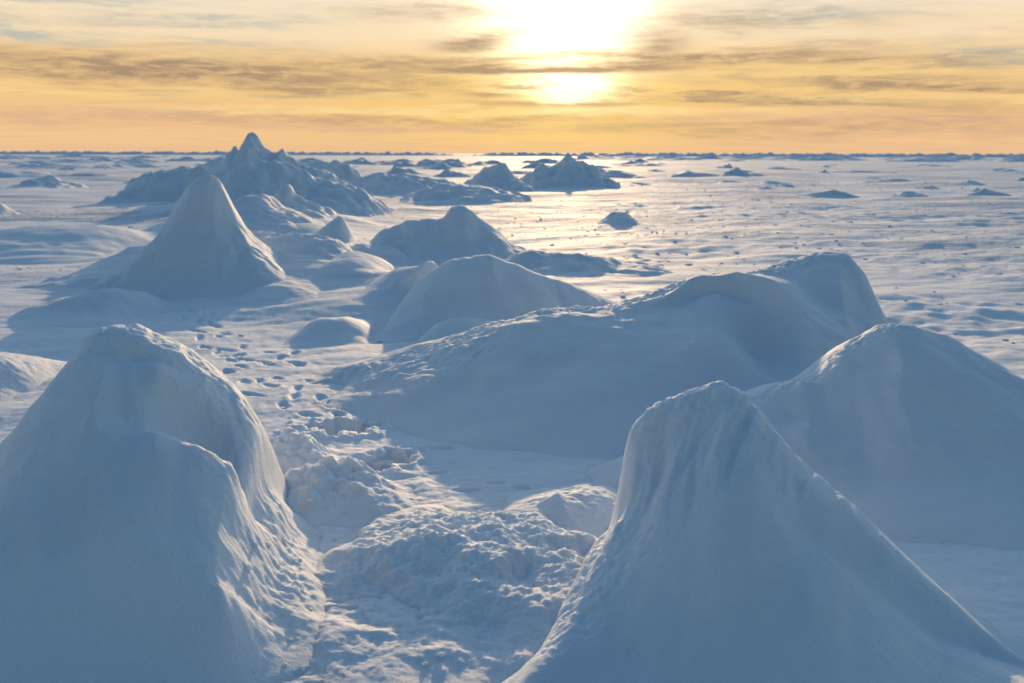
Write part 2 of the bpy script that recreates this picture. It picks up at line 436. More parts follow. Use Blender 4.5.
B.crumbs(.03, .006, B.near([(740, 392), (850, 503), (1000, 640)], .01, .06), 29)
B.build('snow_mound', 'pointed snow mound with a rime fringed steep left edge, nearest on the right', .0075, M_RIME, wob=.02)

# --- C: mound behind B at the right edge
Cm = Mound([(600, 500, 5.0, .7, .6), (690, 432, 5.5, 1.0, .8), (740, 402, 5.75, 1.2, 1.0), (755, 396, 5.8, 1.3, 1.1), (800, 379, 6.0, 1.6, 1.2), (840, 350, 6.1, 1.8, 1.2), (865, 335, 6.2, 1.9, 1.2), (885, 325, 6.2, 2.0, 1.2),
            (905, 323, 6.2, 2.0, 1.2), (940, 330, 6.2, 2.0, 1.2), (980, 350, 6.15, 2.0, 1.2), (1024, 380, 6.0, 1.9, 1.1), (1080, 420, 5.8, 1.8, 1.0), (1180, 500, 5.4, 1.4, .8)],
           front=(1.5, 1.7), back=(1.6, 1.5))
Cm.ridge([(800, 379), (810, 420), (800, 470)], .04, .3, .3, 1.5); Cm.dent(835, 420, .25, .4, .05)
Cm.ridge([(905, 330), (900, 400), (930, 480)], .06, .5, .25, 1.2, (.4, .4)); Cm.dent(960, 430, .3, .5, .05)
Cm.crumbs(.05, .010, Cm.near([(755, 396), (800, 379), (840, 350), (870, 333), (905, 323)], .03, .20), 33)
Cm.flutes(.4, 2.5, .012, None, -.2, 37)
Cm.build('snow_mound', 'broad smooth snow mound with a peaked crest at the right edge', .011, M_RIME, wob=.03)

# --- D: long whaleback mound in the middle
D = Mound([(270, 400, 7.3, .5, .5), (310, 382, 7.6, .7, .6), (345, 364, 7.9, 1.0, .7), (400, 351, 8.0, 1.6, .9), (460, 334, 8.0, 2.1, 1.0), (520, 315, 8.1, 2.3, 1.1), (560, 308, 8.15, 2.5, 1.1), (610, 305, 8.2, 2.6, 1.1),
           (660, 297, 8.4, 2.7, 1.1), (700, 285, 8.6, 2.8, 1.2), (740, 275, 8.8, 2.8, 1.2), (780, 262, 9.0, 2.7, 1.2), (815, 252, 9.1, 2.6, 1.2), (838, 252, 9.1, 2.5, 1.2),
           (852, 264, 9.05, 2.4, 1.2), (863, 288, 8.95, 2.2, 1.1), (876, 316, 8.8, 2.0, 1.0), (894, 350, 8.6, 1.6, .9), (935, 380, 8.2, 1.0, .7)],
          front=(1.9, 1.55), back=(1.6, 1.5))
D.ridge([(640, 312), (690, 296), (735, 291), (772, 299), (795, 318), (812, 342), (826, 366), (834, 385)], .15, .55, .13, 1.2, (.25, .15))
D.ridge([(716, 296), (722, 325), (720, 355), (706, 385)], .07, .22, .40, 1.15, (.1, .35))
D.dent(768, 338, .24, .42, .19); D.dent(815, 300, .2, .4, .06); D.dent(850, 320, .18, .5, .04); D.dent(640, 370, .8, .4, .05)
D.ridge([(838, 262), (842, 300), (848, 330), (850, 350)], .05, .18, .18, 1.3)
D.crumbs(.07, .016, D.near([(320, 384), (400, 356), (520, 316), (610, 306), (680, 292), (780, 263), (835, 252)], .05, .30), 43)
D.crumbs(.10, .012, D.near([(345, 380), (400, 365), (460, 350)], .15, .5), 47)
D.build('snow_mound', 'longest snow mound, whaleback shaped with a hollowed right end, across the middle', .0135, M_RIME, wob=.03)

def simple(label, pts, step, mat=M_SNOW, front=(1.6, 1.8), back=(1.7, 1.6), wob=.03, rim=None, fl=None, group=None, name='snow_mound', feats=(), **kw):
    m = Mound(pts, front, back, **kw)
    for f in feats: getattr(m, f[0])(*f[1:])
    if rim: m.crumbs(rim[0], rim[1], None, 5)
    if fl: m.flutes(fl[0], 6, fl[1], None, .2, 15)
    return m.build(name, label, step, mat, group, wob)
def cr(pts, Y, wf, wb):
    """crest points that share distance and widths"""
    return [(p[0], p[1], p[2] if len(p) > 2 else Y, wf, wb) for p in pts]

simple('smooth dome of snow with a long right tail, just behind the longest mound',
       cr([(365, 345, 10.6), (388, 322), (402, 300), (425, 275), (455, 258), (478, 255), (510, 262), (550, 277), (590, 292), (616, 302), (660, 318)], 11, 1.5, 1.2), .02, fl=(.3, .02), wob=.015)
simple('small smooth snow hump tucked in front of the smooth dome',
       cr([(410, 346), (425, 333), (440, 322), (460, 318), (485, 320), (505, 328), (530, 340)], 9.6, .8, .6), .02, wob=.01)
simple('low rounded snow hump beside the footprint trail',
       cr([(262, 356), (280, 345), (300, 329), (320, 318), (340, 318), (358, 325), (378, 340), (395, 350)], 10.0, .75, .8), .02, wob=.015)
simple('small round snow cap behind the low hump by the trail',
       cr([(306, 285), (322, 267), (336, 256), (350, 252), (372, 256), (390, 266), (400, 280)], 14.2, 1.4, 1.0), .025, wob=.01)
simple('two lobed snow hump leaning on the left side of the smooth dome',
       cr([(340, 305), (358, 292), (380, 277), (400, 268), (424, 266), (440, 272), (460, 290)], 12.6, 1.4, 1.0), .025, wob=.01,
       feats=[('ridge', [(440, 270), (410, 280), (385, 295)], .10, .25, .12, 1.3)])
simple('steep blue sided snow mound with a long right slope, behind the smooth dome',
       cr([(340, 262), (366, 248), (382, 231), (402, 222), (430, 219), (442, 216), (452, 208), (464, 207), (482, 219), (500, 234), (520, 249), (560, 259), (600, 269), (640, 284)], 17.5, 2.0, 1.6), .035, fl=(.4, .04), wob=.03,
       feats=[('dent', 420, 240, .5, .5, .12), ('crumbs', .35, .03, None, 9)])
# K: the tall cone at left
K = Mound(cr([(60, 300, 13.0), (105, 284), (140, 266), (160, 236), (180, 201), (196, 179), (208, 174), (220, 182), (228, 200), (240, 222), (252, 236), (272, 256), (292, 272), (312, 284)], 13.6, 1.6, 1.3),
          front=(1.4, 1.5), back=(1.5, 1.5), flare=(at(206, 174, 13.6)[0], .25))
K.ridge([(218, 182), (232, 215), (246, 245), (262, 280)], .08, .5, .2, 1.4, (.1, .3)); K.flutes(.3, 8, .03, None, .1, 3)
K.crumbs(.2, .02, None, 8, False)
K.build('snow_cone', 'tall pointed cone of snow standing above the others at left', .022, M_RIME, wob=.03, cat='snow mound')

simple('long low saddle of snow running right from the tall snow cone',
       cr([(215, 238), (250, 232), (290, 233), (335, 240), (356, 256), (385, 275)], 15.0, 1.5, 1.0), .022, M_RIME, (1.5, 1.5), wob=.04, feats=[('crumbs', .3, .03, None, 9, False)])
simple('small rough drift at the right foot of the tall snow cone',
       cr([(240, 286), (265, 278), (290, 273), (318, 276), (345, 286)], 13.2, .9, .7), .018, M_RIME, wob=.03, feats=[('crumbs', .25, .03, None, 4, False), ('crumbs', .1, .012, None, 6)])
simple('low soft snow ramp between the small snow cap and the saddle',
       cr([(228, 300), (252, 290), (280, 282), (308, 284), (335, 292), (352, 304)], 12.4, 1.1, .9), .02, wob=.02)
simple('smooth shoulder of snow joining the fin shaped block to the steep blue sided mound',
       cr([(325, 262), (345, 250), (366, 243), (390, 246), (410, 256), (425, 268)], 16.4, 1.2, 1.0), .03, wob=.03)
simple('shaded low drift skirting the left foot of the tall snow cone',
       cr([(20, 290, 14.6), (70, 277), (100, 262), (130, 250), (165, 244), (200, 240)], 14.8, 2.2, 1.4), .035, wob=.05)
simple('low wind smoothed drift in front of the tall snow cone',
       cr([(-80, 330), (0, 322), (40, 305), (80, 293), (105, 289), (128, 295), (150, 306), (180, 318)], 11.4, 1.2, 1.4), .025, wob=.03)
simple('sunlit grainy drift behind the big rounded mound at the left edge',
       cr([(-120, 352), (-40, 352), (0, 358), (25, 372), (55, 398), (80, 420)], 7.6, 1.0, 1.0), .015, M_RIME, wob=.02, rim=(.06, .006))
simple('wide pale drift lying far left of the tall snow cone',
       cr([(-60, 240), (0, 230), (50, 224), (95, 225), (130, 234), (165, 245)], 19.5, 3.6, 2.5), .05, wob=.015)
simple('fin shaped snow block with a bright right edge right of the tall cone',
       cr([(300, 248), (318, 232), (332, 222), (342, 218), (350, 228), (356, 242), (362, 250)], 18.5, 1.0, .5), .03, wob=.04)
simple('dark blue snow hump directly right of the tall cone',
       cr([(222, 236), (232, 205), (246, 195), (262, 194), (278, 205), (300, 214), (330, 226), (350, 238)], 21, 2.4, 1.6), .04, M_RIME, wob=.05, feats=[('crumbs', .5, .04, None, 9)])
simple('small peaked lump between the tall cone and the ice pile',
       cr([(262, 215), (275, 200), (283, 189), (290, 186), (296, 196), (312, 202), (330, 212)], 24, 1.6, 1.2), .05, M_RIME, wob=.06, feats=[('crumbs', .5, .05, None, 19)])
simple('long sloping shoulder of snow in front of the ice pile',
       cr([(200, 205), (222, 185), (238, 166), (255, 162), (275, 165), (300, 168), (322, 180), (350, 184), (368, 195), (388, 210)], 29, 3.0, 2.2), .06, M_RIME, wob=.10, feats=[('crumbs', .9, .09, None, 5), ('dent', 290, 185, 1.0, 1.0, .2)])
simple('tallest jagged pile of ice blocks breaking the skyline',
       cr([(218, 170), (226, 160), (232, 148), (236, 145), (240, 150), (245, 138), (250, 133), (256, 137), (264, 148), (272, 154), (278, 150), (283, 149), (290, 158), (305, 166), (330, 174), (345, 186)], 38, 4.0, 2.6), .05, M_RIME, (1.2, 1.2), (1.2, 1.2), .08,
       feats=[('crumbs', 1.1, .16, None, 5), ('crumbs', .5, .08, None, 6)], name='ice_pile')
simple('flat topped broken ice ridge left of the tallest ice pile',
       cr([(128, 188), (136, 176), (150, 172), (172, 171), (186, 166), (205, 161), (222, 160), (240, 168)], 40, 3.0, 3.0), .08, M_RIME, (1.4, 1.1), (1.4, 1.1), .15, feats=[('crumbs', 1.2, .14, None, 5)], name='ice_ridge')
simple('small dark block of ice at the left edge of the view',
       cr([(-24, 218), (-12, 206), (-2, 203), (4, 208), (10, 216)], 28, 1.2, 1.0), .05, M_RIME, wob=.06)
simple('low dark hummock out on the plain at far left',
       cr([(22, 186), (34, 179), (46, 177), (60, 180), (78, 187)], 52, 2.5, 2.0), .10, M_RIME, wob=.1, feats=[('crumbs', 1.0, .10, None, 5)])
simple('lone little snow block on the bright plain right of centre',
       cr([(594, 225), (603, 219), (612, 213), (620, 211), (629, 215), (636, 223), (644, 227)], 25.5, 1.0, .8), .035, M_RIME, (1.5, 1.2), (1.5, 1.2), .04, feats=[('crumbs', .4, .04, None, 5)])
simple('long low snow wave left of the dark pyramid',
       cr([(345, 186), (362, 177), (385, 174), (415, 176), (440, 181), (470, 188)], 46, 4.0, 3.0), .10, wob=.15)
simple('dark pyramid of ice among the central ridges',
       cr([(455, 190), (474, 179), (488, 171), (500, 166), (506, 167), (514, 174), (524, 182), (534, 190)], 50, 3.0, 2.4), .10, M_RIME, (1.3, 1.2), (1.3, 1.2), .15, feats=[('crumbs', 1.2, .15, None, 5)])
simple('curving snow drift in front of the dark pyramid',
       cr([(400, 199), (425, 189), (450, 184), (480, 186), (505, 191), (530, 198)], 40, 4.0, 3.0), .09, wob=.12)
simple('broken ice ridge with a blunt right end on the central skyline',
       cr([(515, 184), (532, 172), (545, 164), (554, 162), (562, 159), (568, 158), (576, 161), (588, 165), (598, 167), (602, 176), (620, 186)], 56, 4.0, 3.0), .10, M_RIME, (1.2, 1.1), (1.3, 1.2), .15, feats=[('crumbs', 1.4, .22, None, 5), ('crumbs', .6, .08, None, 7)], name='ice_ridge')
simple('rounded dark hummock right behind the tallest ice pile',
       cr([(300, 180), (318, 168), (334, 163), (350, 166), (362, 176), (372, 184)], 52, 3.0, 2.5), .12, M_RIME, wob=.2, feats=[('crumbs', 1.4, .16, None, 5)])
simple('thin shadowed drift line on the plain right of the whaleback mound',
       cr([(860, 318, 12.5), (880, 312, 13), (905, 306, 13.2), (940, 311, 12.8), (985, 322, 12.0), (1030, 334, 11.4), (1080, 345, 11)], 12, .9, .9), .03, wob=.03)
simple('low drift along the shaded foot of the steep blue sided mound',
       cr([(500, 264), (535, 252), (575, 252), (610, 260), (645, 266), (672, 273), (705, 290)], 15.6, 1.3, 1.4), .04, M_RIME, wob=.06, feats=[('crumbs', .5, .04, None, 5)])

# --- foreground banks
S = Mound([(255, 640, 3.5, .7, .3), (300, 590, 3.85, 1.0, .35), (335, 553, 4.2, 1.4, .45), (365, 534, 4.35, 1.6, .5), (400, 523, 4.45, 1.75, .5), (440, 517, 4.5, 1.8, .5), (480, 513, 4.5, 1.8, .5),
           (520, 519, 4.45, 1.75, .45), (560, 530, 4.35, 1.6, .4), (600, 545, 4.25, 1.4, .4), (660, 570, 4.1, 1.2, .4)], front=(1.5, 1.6), back=(1.5, 1.4))
S.crumbs(.30, .028, None, 3, False); S.crumbs(.10, .012, None, 8, False); S.crumbs(.045, .009, None, 9); S.crumbs(.024, .006, None, 10, False)
S.dent(400, 600, .2, .2, .03)
S.build('snow_bank', 'crumbly rough bank of snow between the two nearest mounds', .0075, M_RIME, wob=.05, cat='snow bank')
Tm = Mound([(490, 525, 4.7, .3, .3), (512, 508, 4.75, .35, .4), (535, 499, 4.8, .4, .4), (565, 491, 4.85, .45, .4), (595, 489, 4.9, .5, .4), (625, 497, 4.9, .5, .4), (660, 520, 4.9, .5, .4)], front=(1.8, 1.0), back=(1.6, 1.3))
Tm.ridge([(556, 495), (566, 515), (585, 535)], .04, .10, .16, 1.3)
Tm.crumbs(.08, .008, None, 4)
Tm.build('snow_lump', 'smooth angular snow lump against the steep edge of the pointed mound', .008, M_SNOW, wob=.02, cat='snow lump')
Um = Mound([(268, 484, 4.9, .3, .25), (295, 470, 5.0, .5, .3), (322, 462, 5.1, .6, .35), (346, 463, 5.15, .6, .35), (370, 475, 5.1, .55, .3), (396, 493, 5.0, .45, .3), (425, 512, 4.85, .35, .3)], front=(1.6, 1.7), back=(1.5, 1.5))
Um.crumbs(.16, .03, None, 6, False); Um.crumbs(.07, .014, None, 7); Um.crumbs(.03, .006, None, 8)
Um.build('snow_lump', 'broken snow lump between the two deep footprints', .009, M_RIME, wob=.03, cat='snow lump')
Vm = Mound([(262, 440, 5.5, .3, .3), (285, 428, 5.6, .35, .35), (305, 433, 5.6, .4, .3), (320, 447, 5.5, .4, .3), (335, 462, 5.4, .3, .3)], front=(1.7, 1.2), back=(1.5, 1.3))
Vm.crumbs(.2, .03, None, 6, False); Vm.crumbs(.08, .014, None, 7); Vm.crumbs(.03, .006, None, 8)
Vm.build('snow_lump', 'low trodden snow lump beside the right flank of the big rounded mound', .009, M_RIME, wob=.03, cat='snow lump')

# ------------------------------------------------------------------ loose lumps
def blob(name, seed, mat, n=18, flatk=.7, rough=.35, wl=.9):
    th = np.linspace(0, math.pi, n); ph = np.linspace(0, 2 * math.pi, 2 * n, endpoint=False)
    T, Pp = np.meshgrid(th, ph, indexing='ij')
    x = np.sin(T) * np.cos(Pp); y = np.sin(T) * np.sin(Pp); z = np.cos(T)
    r = 1 + rough * (fbm(x + z * .7 + 3, y - z * .6, wl, 3, seed) + .6 * noise(z * 1.6 + 5, x * 1.3 + y, seed + 9))
    V = np.stack([x * r, y * r, z * r * flatk], -1).reshape(-1, 3)
    return new_mesh(name, V, grid_faces(n, 2 * n, True), mat)

rng = random.Random(11)
protos = []
CH = [(247, 567, .035), (268, 545, .03), (283, 540, .028), (258, 600, .03), (300, 560, .022), (440, 655, .03), (425, 664, .022),
      (310, 500, .03), (345, 512, .025), (270, 620, .02), (290, 640, .022), (310, 610, .02), (335, 540, .02), (275, 575, .02), (320, 425, .03), (290, 418, .025), (365, 420, .03),
      (375, 500, .02), (410, 492, .015), (285, 665, .02), (302, 590, .018), (255, 545, .025), (330, 400, .025), (355, 470, .022)]
for k in range(14):
    CH.append((rng.uniform(250, 345), rng.uniform(470, 675), rng.uniform(.006, .011)))
dg = bpy.context.evaluated_depsgraph_get()
scene = bpy.context.scene
dg.update()
from mathutils import Vector
for k, (px, py, s) in enumerate(CH):
    d = Vector(ray(px, py)).normalized()
    ok, loc, nrm, idx, ob, mt = scene.ray_cast(dg, Vector((0, 0, H)), d)
    if not ok: continue
    if len(protos) < 5:
        o = blob('snow_chunk', 40 + k, M_RIME, 12); protos.append(o)
    else:
        o = protos[k % 5].copy(); C.objects.link(o)
    s *= .5; o.location = loc + Vector((0, 0, -.05 * s)); o.rotation_euler = (rng.uniform(-.4, .4), rng.uniform(-.4, .4), rng.uniform(0, 6.3))
    o.scale = (s * rng.uniform(.8, 1.3), s * rng.uniform(.8, 1.3), s)
    tag(o, 'small crumb of broken snow lying on the trampled snow', 'snow chunk', 'loose crumbs of snow along the trampled path')

# ------------------------------------------------------------------ far hummocks
def hummock(name, seed):
    n = 44
    u = np.linspace(-1.25, 1.25, n); X, Y = np.meshgrid(u, u)
    r = np.hypot(X + .15 * noise(X * 2, Y * 2, seed), Y + .15 * noise(Y * 2, X * 2, seed + 1))
    z = np.clip(1 - r, -.3, 1) ** 1.0 if False else np.clip(1 - r, -.25, 1)
    z = z * (1 + .9 * fbm(X, Y, .8, 3, seed)) + .10 * (.5 - worley(X * 2.6, Y * 2.6, seed)) * (r < 1)
    z = np.where(z > 0, np.abs(z) ** .8, z * 5)
    V = np.stack([X, Y, z], -1).reshape(-1, 3)
    Fc = grid_faces(n, n); keep = (z > -.6).reshape(-1)
    Fc = Fc[keep[Fc].any(1)]; used = np.unique(Fc); mp = np.zeros(n * n, np.int64); mp[used] = np.arange(len(used))
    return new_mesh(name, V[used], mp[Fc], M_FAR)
hp = []
def put_hummock(px, Y, w, h):
    global hp
    x = (px - 512) / F * Y
    if len(hp) < 7:
        o = hummock('ice_hummock', 100 + len(hp) * 7); hp.append(o)
    else:
        o = hp[rng.randrange(7)].copy(); C.objects.link(o)
    o.location = (x, Y, float(ground_soft(np.array([x]), np.array([Y]), 1.0)[0]) - .04); o.rotation_euler = (0, 0, rng.uniform(0, 6.3)); o.scale = (w * rng.uniform(.8, 1.5), w * rng.uniform(.7, 1.2), h)
    return o
LB = ('low hummock of broken ice in the rubble far out below the skyline', 'ice hummock', 'far ice hummocks along the skyline')
for k in range(46):     # central rubble belt
    Y = rng.uniform(70, 240); tag(put_hummock(rng.gauss(470, 110), Y, rng.uniform(1.2, 3.2), min(1.3, rng.uniform(.3, .8) * (Y / 110) ** .5)), *LB)
for k in range(60):     # the belt under the right hand skyline
    Y = rng.uniform(260, 480); tag(put_hummock(rng.uniform(560, 1050), Y, rng.uniform(4, 9), rng.uniform(.5, 1.3)), *LB)
for k in range(45):
    Y = rng.uniform(110, 400); tag(put_hummock(rng.uniform(-30, 330), Y, rng.uniform(3.0, 7), rng.uniform(.3, .9)), *LB)
LB2 = ('little wind worn ice hump scattered alone on the open plain', 'ice hummock', 'scattered ice humps on the plain')
for px, py, w, h in ((850, 173, 3.6, .32), (1000, 172, 3.8, .32), (690, 176, 2.6, .35), (820, 196, 1.2, .3), (905, 196, 1.0, .25), (985, 195, 1.2, .3), (770, 170, 4, .4), (735, 173, 3, .35),
                     (20, 175, 3, .4), (95, 178, 2.4, .35), (110, 168, 4, .5), (30, 165, 5, .6), (80, 163, 5, .6), (655, 172, 2, .3), (925, 166, 4, .5), (640, 166, 4, .5)):
    x, y = flat(px, py); tag(put_hummock(px, y, w, h), *LB2)

for k in range(80):
    px, py = rng.uniform(-20, 1044), 154 + 2 + rng.random() ** 1.3 * 34
    x, y = flat(px, py)
    if 200 < px < 600 and py > 175: continue
    w = rng.uniform(.5, 1.4) * (y / 60) ** .6; tag(put_hummock(px, y, w, rng.uniform(.10, .24) * (y / 60) ** .35), *LB2)

def rubble():
    """broken crust: thousands of little slabs and crumbs on the wind-scoured patches"""
    n = 9; u = np.linspace(-1.1, 1.1, n); GX, GY = np.meshgrid(u, u); Vs, Fs = [], []; off = 0
    gf = grid_faces(n, n); rs = np.random.RandomState(5)
    def put(x, y, w, h):
        nonlocal off
        a = rs.uniform(0, 6.3); e = rs.uniform(.6, 1.0); q = rs.uniform(2, 4); tx, ty = rs.uniform(-.5, .5, 2)
        r = np.hypot(GX, GY) * (1 + .5 * noise(GX * 1.4 + off, GY * 1.4 + off * .37, 3))
        z = h * (np.clip(1 - r ** q, -.3, 1) * (1 + .5 * tx * GX + .5 * ty * GY)); z = np.where(r > 1, z - .07, z)
        X = x + w * (GX * math.cos(a) - e * GY * math.sin(a)); Y = y + w * (GX * math.sin(a) + e * GY * math.cos(a))
        Vs.append(np.stack([X, Y, z], -1).reshape(-1, 3)); Fs.append(gf + off); off += n * n
    for (x, y, a, b, e) in ROUGH:
        cnt = int(min(200, 5 * a * b * e) + 40)
        for k in range(cnt):
            px, py = x + a * .9 * rs.randn(), y + b * .8 * rs.randn()
            if py < 8.5: continue
            w = rs.uniform(.010, .034) * (1 + py / 45) * (1.8 if rs.rand() < .04 else 1); put(px, py, w, w * rs.uniform(.2, .42))
    for k in range(60):
        p, q = rs.uniform(-40, 1064), 154 + 4 + rs.rand() * 110
        x, y = flat(p, q)
        if fbm(np.array([x]), np.array([y]), 6.0, 2, 57)[0] < .05: continue
        w = rs.uniform(.015, .04) * (1 + y / 45); put(x, y, w, w * rs.uniform(.2, .4))
    V = np.concatenate(Vs); V[:, 2] += ground_soft(V[:, 0], V[:, 1], .3)
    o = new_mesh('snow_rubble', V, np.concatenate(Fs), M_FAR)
    tag(o, 'broken snow crust and crumbs strewn over the open plain', 'snow rubble', kind='stuff')
rubble()

def pressure_ridge(label, px0, px1, Y, h, seed):
    x0, x1 = (px0 - 512) / F * Y, (px1 - 512) / F * Y
    nx = int((x1 - x0) / (Y / 1400)) + 2; ny = 14; w = 14
    X, V = np.meshgrid(np.linspace(x0, x1, nx), np.linspace(-1, 1, ny), indexing='ij')
    e = smooth(0, .08, (X - x0) / (x1 - x0)) * smooth(1, .92, (X - x0) / (x1 - x0))
    top = h * (.86 + .26 * fbm(X, X * 0, 14, 4, seed, .6)) * e
    Z = top * (1 - np.abs(V)) ** .9 * (1 + .3 * fbm(X, V * 6, 4, 2, seed + 4)) - .1
    Yv = Y + V * w + 10 * noise(X / 60, X * 0 + 2, seed)
    c = np.array([(x0 + x1) / 2, Y, 0])
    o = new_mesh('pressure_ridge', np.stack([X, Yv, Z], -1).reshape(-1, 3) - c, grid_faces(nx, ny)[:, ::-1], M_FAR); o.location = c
    tag(o, label, 'ice ridge', 'pressure ridges at the skyline')
pressure_ridge('faint ridge of ice at the skyline on the left half of the view', -250, 480, 800, 3.0, 3)
pressure_ridge('faint ridge of ice at the skyline right of centre', 440, 1280, 700, 3.0, 5)

# ------------------------------------------------------------------ sky
world = bpy.data.worlds.new('World'); scene.world = world; world.use_nodes = True
nt = world.node_tree; N = NT(nt); bg = nt.nodes['Background']
sky = N.node('ShaderNodeTexSky', sky_type='NISHITA'); sky.sun_disc = False
sky.sun_elevation = SUN_EL; sky.sun_rotation = SUN_AZ
sky.air_density = 1.0; sky.dust_density = 1.0; sky.ozone_density = 2.0
tc = N.node('ShaderNodeTexCoord'); sx = N.node('ShaderNodeSeparateXYZ'); N.put(sx.inputs[0], tc.outputs['Generated'])
X, Y, Z = sx.outputs
DEG = 180 / math.pi
az = N.mul(N.m('ARCTAN2', X, Y), DEG); el = N.mul(N.m('ARCSINE', Z), DEG)       # degrees
def AZ(px): return math.degrees(math.atan((px - 512) / F))
def EL(py): return math.degrees(PITCH * -1 + math.atan((341.5 - py) / F))
# angle from the sun
sd = (math.sin(SUN_AZ) * math.cos(SUN_EL), math.cos(SUN_AZ) * math.cos(SUN_EL), math.sin(SUN_EL))
dot = N.add(N.add(N.mul(X, sd[0]), N.mul(Y, sd[1])), N.mul(Z, sd[2]))
sa = N.mul(N.m('ARCCOSINE', N.m('MINIMUM', dot, 1.0)), DEG)
# cloud layer seen edge-on: coordinates of a flat sheet overhead
den = N.add(N.m('MAXIMUM', Z, 0.0), .045)
pl = N.xyz(N.div(X, den), N.div(Y, den), 0.0)
plw = N.xyz(N.mul(N.div(X, den), .55), N.mul(N.div(Y, den), 1.0), 3.0)
streak = N.noise(plw, 1.25, 7, .62, .6)
wisp = N.noise(N.xyz(N.mul(az, .055), N.mul(el, .75), 1.7), 1.0, 7, .62, .5)
wisp2 = N.noise(N.xyz(N.mul(az, .16), N.mul(el, 1.6), 4.2), 1.0, 6, .65, .4)
E = 0.67   # brightness of the bright cloud relative to exposure
def col(r, g, b, k=1.0):   # from picture colours to scene values
    lin = lambda c: ((c / 255 + .055) / 1.055) ** 2.4 if c > 10 else c / 255 / 12.92
    return (lin(r) * k * E, lin(g) * k * E, lin(b) * k * E, 1)
# background of lit high cloud by height
ramp = N.node('ShaderNodeValToRGB'); N.put(ramp.inputs[0], N.m('MULTIPLY', el, 1 / 14.0))
cr_ = ramp.color_ramp; cr_.interpolation = 'EASE'
stops = [(0, col(240, 196, 152)), (.06, col(250, 203, 148)), (.17, col(252, 204, 138)), (.32, col(253, 212, 146)), (.46, col(254, 229, 190)), (.60, col(253, 236, 208)), (1, col(235, 228, 214))]
while len(cr_.elements) < len(stops): cr_.elements.new(.5)
for e_, (p_, c_) in zip(cr_.elements, stops): e_.position = p_; e_.color = c_
base = ramp.outputs[0]
# warm gold close to the sun's bearing, low down
gold = N.mul(N.gauss(N.sub(az, 2.6), 9.0), N.gauss(N.sub(el, 2.6), 2.2))
base = N.mix(N.mul(gold, .8), base, col(255, 212, 100))
# blue-grey gaps and grey-brown streaks
gap = N.mul(N.ss(.56, .72, wisp), N.ss(3.0, 7.0, el))
base = N.mix(N.mul(gap, .7), base, col(196, 194, 182))
brown = N.ss(.50, .68, streak)
base = N.mix(N.mul(brown, .45), base, col(222, 180, 138))
wisp3 = N.noise(N.xyz(N.mul(az, .45), N.mul(el, 3.2), 8.3), 1.0, 6, .68, .5)
def streaks(items, warp):
    out = None
    for (px, py, wpx, hpx, tilt, k) in items:
        da = N.sub(az, AZ(px)); de = N.sub(N.sub(el, EL(py)), N.add(N.mul(da, tilt), N.mul(N.sub(wisp2, .5), warp)))
        b_ = N.mul(N.mul(N.gauss(da, wpx * .0576), N.gauss(de, hpx * .0565)), k)
        out = b_ if out is None else N.m('MAXIMUM', out, b_)
    return out
grain = N.add(.30, N.mul(N.ss(.32, .62, wisp3), .8))
blue = N.mul(streaks(((60, 12, 110, 5, 0, .8), (40, 47, 70, 6, 0, .9), (250, 49, 60, 4, 0, .7), (210, 28, 120, 5, .02, .7), (790, 20, 90, 8, 0, .7), (980, 62, 80, 8, 0, .6), (0, 35, 40, 8, 0, .8)), 2.5), grain)
base = N.mix(N.m('MINIMUM', blue, .8), base, col(186, 190, 184))
rose = N.mul(streaks(((130, 118, 200, 9, 0, .9), (820, 118, 260, 9, -.02, .8), (950, 135, 200, 7, 0, .7), (380, 128, 200, 6, 0, .7)), 1.5), grain)
base = N.mix(N.m('MINIMUM', rose, .7), base, col(226, 182, 150))
bright = N.mul(streaks(((200, 98, 300, 4, 0, .8), (380, 112, 260, 4, 0, .8), (760, 78, 240, 6, -.02, .7), (880, 102, 240, 5, -.03, .8), (660, 112, 160, 5, 0, .8)), 1.8), grain)
base = N.mix(N.m('MINIMUM', bright, .85), base, col(255, 220, 150, 1.1))
bands = N.mul(streaks(((180, 76, 230, 15, -.01, 1.1), (330, 90, 170, 8, .02, .8), (400, 66, 150, 7, .0, .8), (690, 61, 150, 8, .03, 1.1), (860, 66, 120, 6, 0, .8), (930, 90, 230, 7, -.05, 1.0), (740, 99, 260, 5, -.05, .9),
                                 (480, 38, 50, 5, .1, .7), (430, 119, 200, 5, 0, .6), (760, 127, 260, 6, 0, .5), (720, 22, 90, 9, 0, .5), (440, 12, 110, 6, 0, .5)), 2.2), grain)
veil = N.mul(streaks(((545, 69, 140, 4.6, .01, 1.5), (640, 64, 60, 6, .02, 1.0), (470, 45, 34, 7, .05, 1.1), (490, 95, 40, 5, 0, .8), (555, 104, 90, 3, .02, .8), (655, 45, 30, 16, 0, .8), (520, 87, 34, 2.5, 0, .9)), 1.2), N.add(.55, N.mul(grain, .5)))
bands = N.m('MINIMUM', N.m('MAXIMUM', bands, veil), 1.0)
base = N.mix(N.mul(bands, .92), base, col(170, 143, 120))
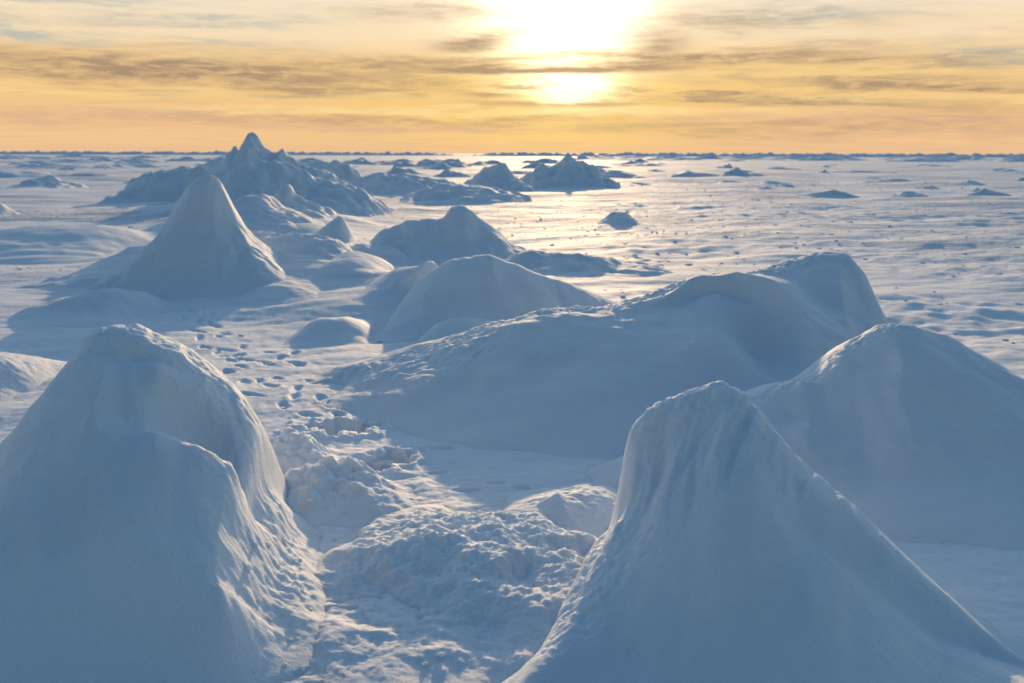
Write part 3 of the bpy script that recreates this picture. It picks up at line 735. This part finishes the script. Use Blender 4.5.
# sun behind the thin cloud: white core broken by cloud
core = N.add(N.mul(N.gauss(sa, 3.15), 4.5), N.mul(N.gauss(N.m('POWER', N.add(N.sq(N.mul(N.sub(az, 2.7), .62)), N.sq(N.mul(N.sub(el, 6.4), .9))), .5), 3.0), .55))
core = N.add(core, N.mul(N.mul(N.gauss(N.sub(az, 2.6), 2.8), N.gauss(N.sub(el, 3.8), .8)), .9))
core = N.add(core, N.mul(N.mul(N.gauss(N.sub(az, AZ(568)), 1.9), N.gauss(N.sub(el, EL(86)), .75)), 2.2))
core = N.mul(core, N.m('POWER', N.sub(1.0, N.mul(bands, .86)), 1.6))
core = N.mul(core, N.add(.55, N.mul(N.ss(.66, .38, wisp2), .6)))
glowc = N.node('ShaderNodeVectorMath', operation='SCALE'); glowc.inputs[0].default_value = col(255, 240, 205)[:3]; N.put(glowc.inputs['Scale'], core)
wide = N.node('ShaderNodeVectorMath', operation='SCALE'); wide.inputs[0].default_value = col(255, 205, 120)[:3]; N.put(wide.inputs['Scale'], N.mul(N.gauss(sa, 9.0), .13))
s1 = N.node('ShaderNodeVectorMath', operation='ADD'); N.put(s1.inputs[0], base); N.put(s1.inputs[1], glowc.outputs[0])
s2 = N.node('ShaderNodeVectorMath', operation='ADD'); N.put(s2.inputs[0], s1.outputs[0]); N.put(s2.inputs[1], wide.outputs[0])
# clear blue sky overhead and behind
SKYK = 0.118
sk = N.node('ShaderNodeVectorMath', operation='MULTIPLY'); N.put(sk.inputs[0], sky.outputs[0]); 
dirf = N.add(.42, N.mul(N.ss(-.9, .55, N.add(dot, N.mul(Z, .35))), .95))      # dim dusk side behind the viewer, brighter towards the sun
dv = N.node('ShaderNodeVectorMath', operation='SCALE'); dv.inputs[0].default_value = (.86, 1.02, 1.05); N.put(dv.inputs['Scale'], dirf)
N.put(sk.inputs[1], dv.outputs[0])
cover = N.mul(N.ss(24.0, 9.0, el), N.ss(85.0, 38.0, N.m('ABSOLUTE', az)))
inv = N.node('ShaderNodeVectorMath', operation='SCALE'); N.put(inv.inputs[0], s2.outputs[0]); inv.inputs['Scale'].default_value = 1.0 / SKYK
final = N.mix(cover, sk.outputs[0], inv.outputs[0])
N.put(bg.inputs[0], final); bg.inputs[1].default_value = SKYK

# ------------------------------------------------------------------ sun
sl = bpy.data.lights.new('sun', 'SUN'); sl.energy = 3.9; sl.angle = math.radians(.8); sl.color = (1.0, .67, .34)
so = bpy.data.objects.new('sun', sl); C.objects.link(so)
so.rotation_euler = Vector((-sd[0], -sd[1], -sd[2])).to_track_quat('-Z', 'Y').to_euler()

# ------------------------------------------------------------------ camera
cam = bpy.data.cameras.new('camera'); co = bpy.data.objects.new('camera', cam); C.objects.link(co)
cam.sensor_width = 36; cam.lens = 36 * F / 1024; cam.clip_end = 30000; cam.clip_start = .05
from mathutils import Matrix
Rm = Matrix(((RT[0], UP[0], -FWD[0]), (RT[1], UP[1], -FWD[1]), (RT[2], UP[2], -FWD[2])))
co.matrix_world = Matrix.Translation((0, 0, H)) @ Rm.to_4x4()
cam.dof.use_dof = True; cam.dof.focus_distance = 5.2; cam.dof.aperture_fstop = 3.5
scene.camera = co
scene.view_settings.view_transform = 'Standard'; scene.view_settings.look = 'None'
scene.view_settings.exposure = 0.5; scene.view_settings.gamma = 1.0
scene.cycles.max_bounces = 6; scene.cycles.diffuse_bounces = 4
